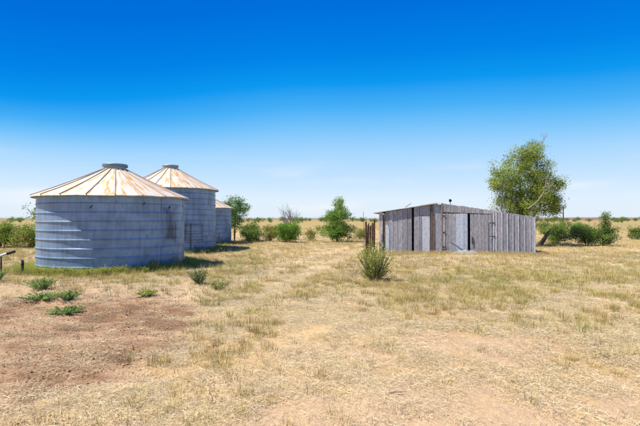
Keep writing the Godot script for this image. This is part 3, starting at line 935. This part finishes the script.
func plants() -> void:
	var elm := [Color(0.19, 0.245, 0.04), Color(0.15, 0.20, 0.035), Color(0.25, 0.285, 0.055), Color(0.11, 0.16, 0.03)]
	var fresh := [Color(0.12, 0.22, 0.035), Color(0.09, 0.18, 0.03), Color(0.16, 0.25, 0.045)]
	var dark := [Color(0.11, 0.17, 0.035), Color(0.14, 0.20, 0.04), Color(0.085, 0.135, 0.03)]
	var olive := [Color(0.20, 0.21, 0.06), Color(0.16, 0.18, 0.05), Color(0.24, 0.22, 0.08)]
	var hedge := [Color(0.13, 0.19, 0.03), Color(0.09, 0.15, 0.025), Color(0.21, 0.24, 0.05), Color(0.34, 0.31, 0.11)]
	# the big tree behind the shed: own axes as the world's
	var V := func(x: float, y: float, z: float) -> Vector3: return Vector3(x, y, z)
	var o := tree("elm_tree", Vector2(12.4, -26.6), "large leafy tree with bare dead limbs rising behind the plank shed", "tree", "",
		[[V.call(-0.45, 4.4, 0.0), V.call(1.3, 1.3, 1.5)], [V.call(0.75, 5.15, -0.2), V.call(1.2, 1.5, 1.5)], [V.call(1.6, 3.7, 0.2), V.call(1.2, 1.2, 1.4)], [V.call(0.4, 3.0, 0.1), V.call(1.6, 1.0, 1.5)], [V.call(-1.05, 3.5, 0.2), V.call(0.9, 1.25, 1.1)], [V.call(1.8, 2.6, 0.1), V.call(1.0, 0.9, 1.0)], [V.call(-0.25, 2.2, 0.2), V.call(1.2, 0.7, 1.2)]],
		390, 125, 0.29, 0.09, elm, 5, 0.11, Color(0.17, 0.135, 0.10), 0.25)
	var pale := Color(0.36, 0.32, 0.26)
	for e in [[Vector3(-0.75, 0.0, 0.3), Vector3(-0.22, 1.0, 0.05), 1.8, 0.05], [Vector3(-0.35, 0.0, 0.5), Vector3(-0.40, 1.0, 0.0), 1.9, 0.045], [Vector3(0.9, 4.8, 0.0), Vector3(0.15, 1.0, 0.0), 1.1, 0.022], [Vector3(0.1, 4.6, 0.0), Vector3(-0.2, 1.0, 0.1), 0.95, 0.018], [Vector3(-0.2, 2.3, 1.35), Vector3(0.7, 0.75, 0.08), 1.35, 0.032]]:
		var dead := MB.new()
		twigs(dead, e[0], (e[1] as Vector3).normalized(), e[2], e[3], 3, pale if e[3] != 0.032 else Color(0.46, 0.42, 0.35))
		part("dead_limb", dead, M.bark, o)
	var lean := MB.new()
	twigs(lean, Vector3(0.9, -0.05, 0.6), Vector3(0.45, 1.0, 0.2).normalized(), 0.8, 0.08, 2, Color(0.09, 0.075, 0.065))
	limb(lean, Vector3(0.35, -0.05, 1.0), Vector3(1.1, 1.0, 1.2), 0.10, 0.06, 0.05, Color(0.09, 0.075, 0.065), 8)
	part("leaning_stem", lean, M.bark, o)

	# along the back between bins and shed
	tree("young_tree", Vector2(-6.55, -33.0), "feathery young tree behind the smallest steel bin", "tree", "young trees in the field", [[Vector3(0.1, 2.6, 0), Vector3(1.25, 1.1, 1.1)], [Vector3(0.45, 1.5, 0), Vector3(0.95, 0.8, 0.8)]], 120, 70, 0.2, 0.10, [Color(0.10, 0.19, 0.05), Color(0.085, 0.16, 0.05), Color(0.14, 0.22, 0.07)], 2, 0.05, Color(0.16, 0.13, 0.10), 0.3)
	tree("young_tree", Vector2(1.35, -32.6), "bright green young tree with a short dark trunk, standing alone between bins and shed", "tree", "young trees in the field", [[Vector3(0, 0.85, 0), Vector3(1.55, 0.85, 1.4)], [Vector3(0.1, 1.9, 0), Vector3(1.2, 0.75, 1.1)], [Vector3(-0.15, 2.75, 0), Vector3(0.6, 0.65, 0.6)]], 190, 80, 0.23, 0.10, fresh, 1, 0.08)
	tree("sapling", Vector2(-12.35, -19.2), "thin pale sapling peeping out behind the wide low bin", "sapling", "", [[Vector3(0, 1.9, 0), Vector3(0.75, 0.7, 0.7)]], 34, 32, 0.17, 0.09, [Color(0.15, 0.22, 0.09), Color(0.12, 0.18, 0.07)], 2, 0.03, Color(0.2, 0.17, 0.13), 0.5)
	tree("round_bush", Vector2(-2.27, -31.3), "round bright green bush in front of the bare grey shrub", "bush", "bushes in the field", [[Vector3(0, 0.8, 0), Vector3(1.15, 0.92, 1.05)]], 130, 85, 0.2, 0.085, [Color(0.11, 0.21, 0.02), Color(0.14, 0.25, 0.03), Color(0.08, 0.155, 0.02)], 4, 0.04)
	tree("low_bush", Vector2(-5.05, -31.5), "dark green bush beside the smallest steel bin", "bush", "bushes in the field", [[Vector3(-0.2, 0.8, 0), Vector3(1.05, 0.85, 0.9)], [Vector3(0.6, 0.6, 0), Vector3(0.8, 0.65, 0.7)]], 120, 75, 0.2, 0.085, dark, 4, 0.04)
	tree("low_bush", Vector2(-3.75, -32.6), "olive bush squeezed between dark bush and round bush", "bush", "bushes in the field", [[Vector3(0, 0.65, 0), Vector3(0.95, 0.75, 0.8)]], 80, 65, 0.18, 0.08, olive, 4, 0.03)
	tree("low_bush", Vector2(-0.75, -34.0), "thin dull brown-green bush between round bush and lone young tree", "bush", "bushes in the field", [[Vector3(0, 0.5, 0), Vector3(0.75, 0.55, 0.6)]], 44, 45, 0.18, 0.08, olive, 5, 0.025, Color(0.2, 0.15, 0.1), 0.6)
	tree("low_bush", Vector2(3.35, -36.0), "small olive bush between lone young tree and rusty fence corner", "bush", "bushes in the field", [[Vector3(0, 0.5, 0), Vector3(0.8, 0.55, 0.7)]], 50, 55, 0.18, 0.085, olive, 4, 0.03)
	o = thing("bare_shrub", on(-2.55, -35.5), 0.0, "leafless grey shrub rising behind the round bright bush", "shrub")
	var tw := MB.new()
	for k in 9:
		var g := TAU * k / 9.0
		twigs(tw, Vector3(cos(g) * 0.12, -0.03, sin(g) * 0.12), Vector3(cos(g) * 0.22, 1.0, sin(g) * 0.22).normalized(), rr(1.25, 1.7), 0.028, 3, Color(0.30, 0.27, 0.26))
	part("twig", tw, M.bark, o)

	# left of the bins
	tree("hedge_bush", Vector2(-18.6, -25.2), "dense green bush with yellowing patches, beyond the sloping pipe", "bush", "bushes left of the bins", [[Vector3(0, 0.75, 0), Vector3(1.25, 0.85, 1.0)]], 120, 80, 0.22, 0.085, hedge, 5, 0.04)
	tree("hedge_bush", Vector2(-16.6, -24.6), "dense green bush touching the outline of the wide low bin", "bush", "bushes left of the bins", [[Vector3(0, 0.7, 0), Vector3(1.15, 0.8, 1.0)], [Vector3(0.9, 0.55, 0), Vector3(0.8, 0.6, 0.8)]], 130, 80, 0.22, 0.085, hedge, 5, 0.04)
	tree("hedge_bush", Vector2(-20.9, -25.6), "dense green bush at the outer end of the row left of the bins", "bush", "bushes left of the bins", [[Vector3(0, 0.7, 0), Vector3(1.3, 0.8, 1.0)]], 110, 75, 0.22, 0.085, hedge, 5, 0.04)

	# right of the shed
	tree("low_bush", Vector2(15.9, -28.9), "broad green bush just right of the plank shed", "bush", "bushes right of the shed", [[Vector3(0, 0.65, 0), Vector3(1.05, 0.72, 0.9)]], 95, 75, 0.2, 0.08, fresh.slice(0, 2) + olive.slice(0, 1), 4, 0.04)
	tree("low_bush", Vector2(16.75, -27.0), "lighter green bush joined to the dark spiked bush", "bush", "bushes right of the shed", [[Vector3(0, 0.65, 0), Vector3(0.95, 0.75, 0.9)]], 85, 75, 0.2, 0.08, [Color(0.12, 0.18, 0.04), Color(0.09, 0.15, 0.035)], 4, 0.04)
	tree("spiked_bush", Vector2(17.75, -26.9), "dark bush with one tall leafy spike on top", "bush", "bushes right of the shed", [[Vector3(0, 0.7, 0), Vector3(1.0, 0.8, 0.9)], [Vector3(-0.25, 1.55, 0.0), Vector3(0.35, 0.6, 0.35)], [Vector3(-0.3, 2.0, 0.0), Vector3(0.17, 0.3, 0.17)]], 120, 70, 0.18, 0.08, dark, 4, 0.04)
	tree("low_bush", Vector2(26.6, -36.0), "dark green bush standing alone in the tan field right of the shed", "bush", "bushes right of the shed", [[Vector3(0, 0.55, 0), Vector3(0.8, 0.6, 0.8)]], 60, 70, 0.18, 0.09, dark, 4, 0.03)
	for e in [[25.0, -48.0, 1.1], [28.5, -50.0, 1.2], [31.5, -52.0, 0.95], [33.0, -55.0, 1.1]]:
		tree("low_bush", Vector2(e[0], e[1]), "small dark bush in the row far behind the spiked bush", "bush", "far row of bushes", [[Vector3(0, e[2] * 0.6, 0), Vector3(1.4, e[2] * 0.75, 1.1)]], 50, 45, 0.25, 0.13, dark, 4, 0.04)
	# far trees along the horizon
	var far_spots := []
	for k in 60:
		var z := rr(190.0, 330.0)
		var across := rr(-0.20, 0.13) if k < 32 else (rr(-0.80, -0.62) if k < 42 else rr(0.50, 0.78))
		far_spots.push_back([across * z, -z, 1.6 + z * rr(0.002, 0.008)])
	for e in far_spots:
		var h: float = e[2]
		tree("distant_tree", Vector2(e[0], e[1]), "tiny dark tree far off on the horizon", "tree", "distant trees on the horizon", [[Vector3(0, h * 0.5, 0), Vector3(h * rr(0.6, 1.3), h * 0.45, h * 0.6)]], 28, 26, h * 0.16, h * 0.11, dark, 1, 0.2)

	# the shrub in front of the shed and the weeds
	o = thing("upright_shrub", on(1.55, -12.2), 0.0, "upright olive shrub with pale leaf tips, alone in the straw before the shed", "shrub")
	stemmy(o, 110, 1.34, 0.46, 34, 0.065, 0.024, M.leaf, [Color(0.37, 0.41, 0.10), Color(0.45, 0.48, 0.15), Color(0.25, 0.30, 0.07), Color(0.56, 0.56, 0.28)], Color(0.28, 0.25, 0.12), 0.08)
	stemmy(o, 60, 0.6, 0.46, 24, 0.06, 0.022, M.leaf, [Color(0.27, 0.30, 0.085), Color(0.18, 0.22, 0.06)], Color(0.28, 0.25, 0.12), 0.08)
	var gw := [Color(0.16, 0.26, 0.08), Color(0.21, 0.31, 0.10), Color(0.12, 0.21, 0.06)]
	var pw := [Color(0.21, 0.26, 0.14), Color(0.26, 0.30, 0.16), Color(0.16, 0.21, 0.09)]
	for e in [
		[-6.45, -9.95, 70, 0.30, 0.34, gw, "green leafy weed clump in front of the wide low bin"],
		[-5.65, -8.75, 60, 0.13, 0.42, gw, "wide flat weed patch on the pale soil bank"],
		[-5.05, -8.65, 50, 0.20, 0.26, gw, "bushy weed beside the wide flat weed patch"],
		[-4.6, -7.75, 55, 0.13, 0.30, gw, "small bright green weed on the brown soil"],
		[-3.62, -9.0, 45, 0.10, 0.20, [Color(0.32, 0.37, 0.11), Color(0.27, 0.32, 0.08)], "yellow-green weed alone on bare pale soil"],
		[-3.05, -10.9, 60, 0.46, 0.26, pw, "pale grey-green weed clump where straw meets brown soil"],
		[-2.45, -10.5, 40, 0.30, 0.34, [Color(0.30, 0.32, 0.11), Color(0.26, 0.28, 0.10)], "yellowish weed clump beside the pale grey-green weed"],
		[-8.85, -11.8, 40, 0.42, 0.22, gw, "tall dark weed under the sloping pipe"]]:
		o = thing("weed", on(e[0], e[1]), 0.0, e[6], "weed", "weeds on the soil")
		stemmy(o, e[2], e[3], e[4], 14, 0.05, 0.022, M.leaf, e[5], Color(0.16, 0.2, 0.07), 0.1)

func bin_weeds() -> void:
	for k in 15:                                             # ragged growth round the front of the wide low bin
		var a := deg_to_rad(25.5) + (-0.75 + 0.125 * k + rr(-0.05, 0.05))
		var d := 2.75 + rr(0.0, 0.3)
		var o := thing("weed", on(-7.49 + sin(a) * d, -15.7 + cos(a) * d), rr(0, TAU), "ragged yellow-green weed at the foot of the wide low bin", "weed", "weeds along the bin wall")
		stemmy(o, 22 + rng.randi() % 16, rr(0.22, 0.48), rr(0.12, 0.24), 12, 0.055, 0.02, M.leaf, [Color(0.30, 0.36, 0.07), Color(0.36, 0.38, 0.10), Color(0.24, 0.30, 0.06), Color(0.42, 0.38, 0.15)], Color(0.3, 0.3, 0.1), 0.1)

func oddments() -> void:
	# rusty corner at the end of the shed
	var o := thing("rusty_gate", Vector3(2.30, gh(2.4, -21.4) - 0.03, -21.35), -0.15, "rusty wire-mesh gate between brown posts at the shed corner", "gate")
	for e in [[0.0, 1.62, 0.055, -0.02], [0.38, 1.72, 0.05, 0.015]]:
		var mb := MB.new()
		mb.tube(PackedVector3Array([Vector3(e[0], -0.05, 0), Vector3(e[0] + e[3] * 0.5, e[1] * 0.5, 0.01), Vector3(e[0] + e[3], e[1], 0)]), PackedFloat32Array([e[2], e[2] * 0.95, e[2] * 0.85]), 8, Color.WHITE)
		part("post", mb, M.rust, o)
	for k in 3:
		var mb := MB.new()
		var x := 0.10 + 0.09 * k
		mb.board(x - 0.055 + 0.02 * k, x + 0.045 + 0.02 * k, 0.05, 1.50 + rr(-0.12, 0.12), 1.50 + rr(-0.12, 0.12), 0.0, 0.02, vary(Color(1.0, 0.9, 0.8), 0.2), Vector2(rr(0, 3), 0))
		part("slat", mb, M.rust, o)
	var rod := MB.new()
	rod.tube(PackedVector3Array([Vector3(-0.1, -0.05, 0.05), Vector3(-0.11, 1.2, 0.04), Vector3(-0.15, 2.1, 0.05)]), PackedFloat32Array([0.014, 0.013, 0.011]), 6, Color.WHITE)
	part("rod", rod, M.rust, o)

	# pale crumpled sheet at the foot of the doors
	o = thing("crumpled_sheet", Vector3(6.85, gh(6.85, -20.2) + 0.0, -20.28), -0.2, "pale crumpled sheet lying against the foot of the left door", "sheet")
	var mb := MB.new()
	var g := []
	for a in 15:
		var row := []
		for b in 7:
			var x := (a - 7) * 0.085; var z := b * 0.055
			var fall := 0.17 * (1.0 - b / 6.0) * (1.0 - pow(absf(a - 7) / 7.5, 3))
			row.push_back(Vector3(x + 0.05 * nb.get_noise_2d(a, b * 3.0), 0.02 + fall + 0.10 * nb.get_noise_2d(a * 1.7, b * 2.1 + 9.0) * (0.3 + fall * 2.0), z + 0.05 * nb.get_noise_2d(a * 2.0 + 30.0, b)))
		g.push_back(row)
	for a in 14:
		for b in 6:
			mb.quad(g[a][b + 1], g[a + 1][b + 1], g[a + 1][b], g[a][b], Vector2(a, b) * 0.1, Vector2(a + 1, b) * 0.1, Vector2(a + 1, b + 1) * 0.1, Vector2(a, b + 1) * 0.1, Color(0.34, 0.37, 0.44))
	part("sheet_face", mb, M.sheet, o)

	# sloping pipe and stake at the left
	o = thing("metal_pipe", Vector3(-9.75, gh(-9.75, -11.9), -11.9), 0.0, "grey metal pipe sloping up to a dark end beside the bushes", "pipe")
	mb = MB.new()
	mb.tube(PackedVector3Array([Vector3(-0.9, -0.02, 0.2), Vector3(0.78, 0.74, -0.5)]), PackedFloat32Array([0.035, 0.035]), 10, Color.WHITE)
	part("tube", mb, M.pipe, o)
	mb = MB.new()
	mb.tube(PackedVector3Array([Vector3(0.74, 0.72, -0.485), Vector3(0.93, 0.785, -0.55)]), PackedFloat32Array([0.045, 0.042]), 10, Color.WHITE)
	part("end_cap", mb, M.iron, o)
	mb = MB.new()
	mb.tube(PackedVector3Array([Vector3(0.62, -0.05, -0.43), Vector3(0.62, 0.635, -0.43)]), PackedFloat32Array([0.022, 0.02]), 6, Color.WHITE)
	part("prop", mb, M.rust, o)
	o = thing("stake", on(-9.05, -13.1), 0.0, "short dark stake in the grass left of the wide low bin", "stake")
	mb = MB.new()
	mb.board(-0.03, 0.03, -0.05, 0.46, 0.43, -0.025, 0.025, Color(0.08, 0.07, 0.06)); part("shaft", mb, M.wood, o)
	mb = MB.new()
	mb.board(-0.034, 0.034, 0.30, 0.335, 0.335, -0.03, 0.03, Color(0.06, 0.055, 0.05)); part("wire_band", mb, M.iron, o)

	# utility pole far behind
	o = thing("utility_pole", on(69.0, -122.0), 0.0, "thin dark utility pole far behind the large tree", "utility pole")
	mb = MB.new(); mb.tube(PackedVector3Array([Vector3(0, -0.3, 0), Vector3(0.05, 5.4, 0)]), PackedFloat32Array([0.19, 0.13]), 8, Color(0.12, 0.09, 0.075)); part("pole", mb, M.bark, o)
	mb = MB.new(); mb.box(Transform3D(Basis(), Vector3(0.05, 5.0, 0.16)), Vector3(1.5, 0.12, 0.1), Color(0.12, 0.09, 0.075)); part("crossarm", mb, M.bark, o)

	# hay blown on to the shed roof
	var hay := litter(700, 0.5, [Color(0.36, 0.31, 0.08), Color(0.42, 0.35, 0.14), Color(0.25, 0.26, 0.06)])
	var ho := MeshInstance3D.new()
	ho.name = numbered("roof_hay"); ho.mesh = hay; ho.material_override = M.straw
	ho.transform = Transform3D(Basis(Vector3.UP, -0.2) * Basis(Vector3.BACK, 0.15) * Basis.from_scale(Vector3(0.95, 3.0, 0.35)), Vector3(2.65 + 0.98 * 2.75, gh(5.5, -20.9) + 2.355, -21.5 + 0.2 * 2.75))
	tag(ho, "yellow-green dry growth along the shed roof beside its peak", "hay", "", "stuff")
	add_child(ho)

	# sticks lying about
	for e in [[-1.05, -8.6, 0.1, 0.4], [2.5, -10.2, -0.3, 0.4], [0.75, -4.2, 0.1, 0.16]]:
		var st := MB.new()
		var a := Vector3(-e[3] / 2, 0.015, 0); var b := Vector3(e[3] / 2, 0.02, 0)
		st.tube(PackedVector3Array([a, a.lerp(b, 0.4) + Vector3(0, 0.012, 0.02), b]), PackedFloat32Array([0.009, 0.008, 0.004]), 6, Color(0.34, 0.27, 0.20))
		st.tube(PackedVector3Array([a.lerp(b, 0.55) + Vector3(0, 0.01, 0.01), a.lerp(b, 0.75) + Vector3(0, 0.03, 0.07)]), PackedFloat32Array([0.005, 0.003]), 5, Color(0.34, 0.27, 0.20))
		o = part("stick", st, M.bark, self)
		o.position = on(e[0], e[1]); o.rotation.y = e[2]
		tag(o, "thin brown stick lying on the dry straw", "stick", "sticks on the straw")

func grasses() -> void:
	var pale := [Color(0.74, 0.63, 0.41), Color(0.66, 0.54, 0.31), Color(0.57, 0.44, 0.24), Color(0.72, 0.64, 0.44), Color(0.36, 0.28, 0.16)]
	var gold := [Color(0.60, 0.47, 0.19), Color(0.52, 0.42, 0.16), Color(0.67, 0.55, 0.27), Color(0.42, 0.36, 0.11)]
	var lush := [Color(0.32, 0.32, 0.075), Color(0.42, 0.39, 0.12), Color(0.22, 0.26, 0.05), Color(0.52, 0.45, 0.19)]
	var grey := [Color(0.30, 0.24, 0.16), Color(0.24, 0.20, 0.13), Color(0.38, 0.32, 0.22)]
	xf = []; cs = PackedColorArray()
	var add := func(x: float, z: float, s: float, sy: float, c: Color) -> void:
		xf.push_back(Transform3D(Basis(Vector3.UP, rr(0, TAU)) * Basis.from_scale(Vector3(s, s * sy, s)), Vector3(x, gh(x, z), z)))
		cs.push_back(c)
	# straw lying on the ground
	for k in 30000:
		var near := k < 20000
		var p := spot(2.6, 15.0) if near else spot(15.0, 42.0)
		if built_on(p.x, p.y): continue
		var bald := maxf(dirt(p.x, p.y) * (0.84 + 0.5 * nb.get_noise_2d(p.x * 2.0, p.y * 3.0)), maxf(bare(p.x, p.y) * 0.72, bank(p.x, p.y) * 0.8))
		if rng.randf() < bald: continue
		var thick := 0.55 + 0.9 * nb.get_noise_2d(p.x * 1.1 + 70.0, p.y * 1.1)
		if rng.randf() > thick + 0.25: continue
		add.call(p.x, p.y, rr(0.7, 1.2) * (1.0 if near else 2.2), 1.0, Color(1, 1, 1) * rr(0.8, 1.12))
	strew("straw_litter", "pale dry straw strewn over the ground", "straw", litter(120, 0.2, pale), M.straw)
	# short dry grass
	xf = []; cs = PackedColorArray()
	for k in 34000:
		var p := spot(2.8, 14.0) if k < 9000 else (spot(14.0, 34.0) if k < 25000 else spot(34.0, 95.0))
		if built_on(p.x, p.y): continue
		var bald := maxf(dirt(p.x, p.y), maxf(bare(p.x, p.y) * 0.8, maxf(bank(p.x, p.y) * 0.85, track(p.x, p.y) * 0.95)))
		if rng.randf() < bald: continue
		var far := -p.y
		var thick := 0.18 + 2.1 * nb.get_noise_2d(p.x * 1.0 + 11.0, p.y * 1.0) + 0.40 * sm(6.0, 16.0, far)
		if rng.randf() > thick: continue
		var s := rr(0.45, 0.9) if far < 8.0 else rr(0.7, 1.3)
		if far > 34.0: s *= 1.6
		add.call(p.x, p.y, s, rr(0.7, 1.2), Color(1, 1, 1).lerp(Color(0.62, 0.72, 0.42), green(p.x, p.y) * rr(0.2, 1.0)) * rr(0.85, 1.1))
	strew("dry_grass", "short golden dry grass tufts across the field", "grass", tuft(30, 0.06, 0.22, 0.09, 0.9, 0.0055, gold), M.grass)
	# greener grass
	xf = []; cs = PackedColorArray()
	for k in 34000:
		var p := spot(5.0, 14.0) if k < 7000 else (spot(14.0, 32.0) if k < 24000 else spot(32.0, 70.0))
		if k >= 27000:                                              # thick at the feet of the bins
			var b: Vector3 = [Vector3(-7.49, -15.7, 2.42), Vector3(-7.49, -15.7, 2.42), Vector3(-8.22, -23.6, 2.42), Vector3(-8.23, -29.4, 2.12)][k % 4]
			var a := rr(-1.4, 2.6); var r := b.z + 0.06 + 0.7 * rng.randf() * rng.randf()
			p = Vector2(b.x + sin(a) * r, b.y + cos(a) * r)
		if built_on(p.x, p.y): continue
		if rng.randf() < maxf(dirt(p.x, p.y), maxf(bare(p.x, p.y), bank(p.x, p.y) * 0.9)): continue
		if rng.randf() < track(p.x, p.y) * 0.95: continue
		if k < 27000 and rng.randf() > pow(green(p.x, p.y), 1.6) * 1.1: continue
		var s := rr(0.6, 1.15) if p.y > -34.0 else rr(1.1, 1.8)
		add.call(p.x, p.y, s, rr(0.8, 1.3), (Color(1, 1, 1) if k < 27000 else Color(1.05, 1.2, 0.75)) * rr(0.8, 1.2))
	strew("green_grass", "greenish grass growing along the bins and in patches", "grass", tuft(34, 0.08, 0.26, 0.09, 0.8, 0.0065, lush), M.grass)
	# tussocks standing in loose groups
	xf = []; cs = PackedColorArray()
	for k in 12000:
		var p := spot(4.2, 15.0) if k < 6000 else spot(15.0, 36.0)
		if built_on(p.x, p.y): continue
		if rng.randf() < maxf(dirt(p.x, p.y), maxf(bank(p.x, p.y), maxf(bare(p.x, p.y), track(p.x, p.y)))): continue
		var n := nb.get_noise_2d(p.x * 0.55 + 210.0, p.y * 0.9) + 0.6 * nb.get_noise_2d(p.x * 2.6, p.y * 2.6 + 60.0)
		if n < 0.24: continue
		add.call(p.x, p.y, rr(0.5, 1.0), rr(0.6, 1.15), Color(1, 1, 1).lerp(Color(1.35, 1.2, 1.1), rng.randf()) * rr(0.75, 1.15))
	strew("grass_tussocks", "olive-brown grass tussocks standing in loose groups among the straw", "grass", tuft(48, 0.07, 0.24, 0.11, 0.7, 0.006, [Color(0.36, 0.31, 0.09), Color(0.46, 0.38, 0.14), Color(0.25, 0.24, 0.06), Color(0.58, 0.47, 0.21), Color(0.34, 0.25, 0.11)]), M.grass)
	# taller seed-heads by the shed and here and there
	xf = []; cs = PackedColorArray()
	for k in 5200:
		var p := spot(7.0, 34.0)
		if k > 2600:
			if k % 3 > 0: continue
			var s := rr(-0.6, 8.2); var d := 0.22 + 1.5 * rng.randf() * rng.randf()
			p = Vector2(2.65 + 0.98 * s - 0.2 * d, -21.5 + 0.2 * s + 0.98 * d)
		if built_on(p.x, p.y): continue
		if rng.randf() < maxf(dirt(p.x, p.y), maxf(bank(p.x, p.y), maxf(bare(p.x, p.y), track(p.x, p.y)))): continue
		if k <= 2600 and nb.get_noise_2d(p.x * 0.5 - 30.0, p.y * 0.5) < 0.1: continue
		add.call(p.x, p.y, rr(0.6, 1.1), rr(0.8, 1.15) * (0.62 if k > 2600 else 1.0), Color(1, 1, 1) * rr(0.85, 1.15))
	strew("tall_dry_grass", "taller straw-coloured grass with seed heads along the shed front", "grass", tuft(16, 0.16, 0.36, 0.08, 0.5, 0.005, gold + pale, 0.6), M.grass)
	# dead grey-brown weed stalks in the foreground
	xf = []; cs = PackedColorArray()
	for k in 11000:
		var p := spot(3.0, 21.0)
		if built_on(p.x, p.y): continue
		if rng.randf() < dirt(p.x, p.y) * 0.9: continue
		if nb.get_noise_2d(p.x * 0.9 + 130.0, p.y * 0.9) < -0.02: continue
		add.call(p.x, p.y, rr(0.5, 1.1) * lerpf(1.0, 1.6, sm(6.0, 14.0, -p.y)), rr(0.6, 1.2), Color(1, 1, 1).lerp(Color(0.95, 1.1, 0.6), rng.randf()) * rr(0.8, 1.2))
	strew("dead_stalks", "dead grey-brown weed stalks among the straw", "weeds", tuft(9, 0.05, 0.18, 0.05, 1.1, 0.006, grey + lush.slice(3, 4)), M.straw)
	# crumbs of soil
	var cl := MB.new()
	for k in 14:
		var a := rr(0, TAU); var r := sqrt(rng.randf()) * 0.16
		var sz := rr(0.004, 0.013) * (1.0 if rng.randf() < 0.88 else 1.8)
		var ce := Vector3(cos(a) * r, sz * 0.25, sin(a) * r)
		var col := vary(Color(0.34, 0.225, 0.135), 0.2)
		var ring := []
		for q in 5: ring.push_back(ce + Vector3(cos(TAU * q / 5.0) * sz * rr(0.7, 1.2), sz * rr(-0.3, 0.2), sin(TAU * q / 5.0) * sz * rr(0.7, 1.2)))
		var top := ce + Vector3(rr(-0.3, 0.3) * sz, sz * rr(0.3, 0.55), rr(-0.3, 0.3) * sz)
		for q in 5: cl.quad(ring[(q + 1) % 5], ring[q], top, top, Vector2.ZERO, Vector2.ZERO, Vector2.ZERO, Vector2.ZERO, col)
		for q in 5: cl.quad(ring[q], ring[(q + 1) % 5], ce - Vector3(0, sz * 0.6, 0), ce - Vector3(0, sz * 0.6, 0), Vector2.ZERO, Vector2.ZERO, Vector2.ZERO, Vector2.ZERO, col)
	xf = []; cs = PackedColorArray()
	for k in 2600:
		var p := Vector2(rr(-9.0, -1.0), rr(-10.5, -3.4)) if k < 2400 else spot(2.8, 8.0)
		if rng.randf() > maxf(dirt(p.x, p.y), maxf(bank(p.x, p.y) * 0.4, bare(p.x, p.y) * 0.3)): continue
		var c := Color(0.95, 0.95, 0.95) if dirt(p.x, p.y) > 0.5 else Color(1.35, 1.4, 1.4)
		add.call(p.x, p.y, rr(0.6, 1.3), 1.0, c * rr(0.75, 1.25))
	strew("soil_crumbs", "crumbs and clods of brown soil on the churned patch", "soil", cl.mesh(), M.straw)
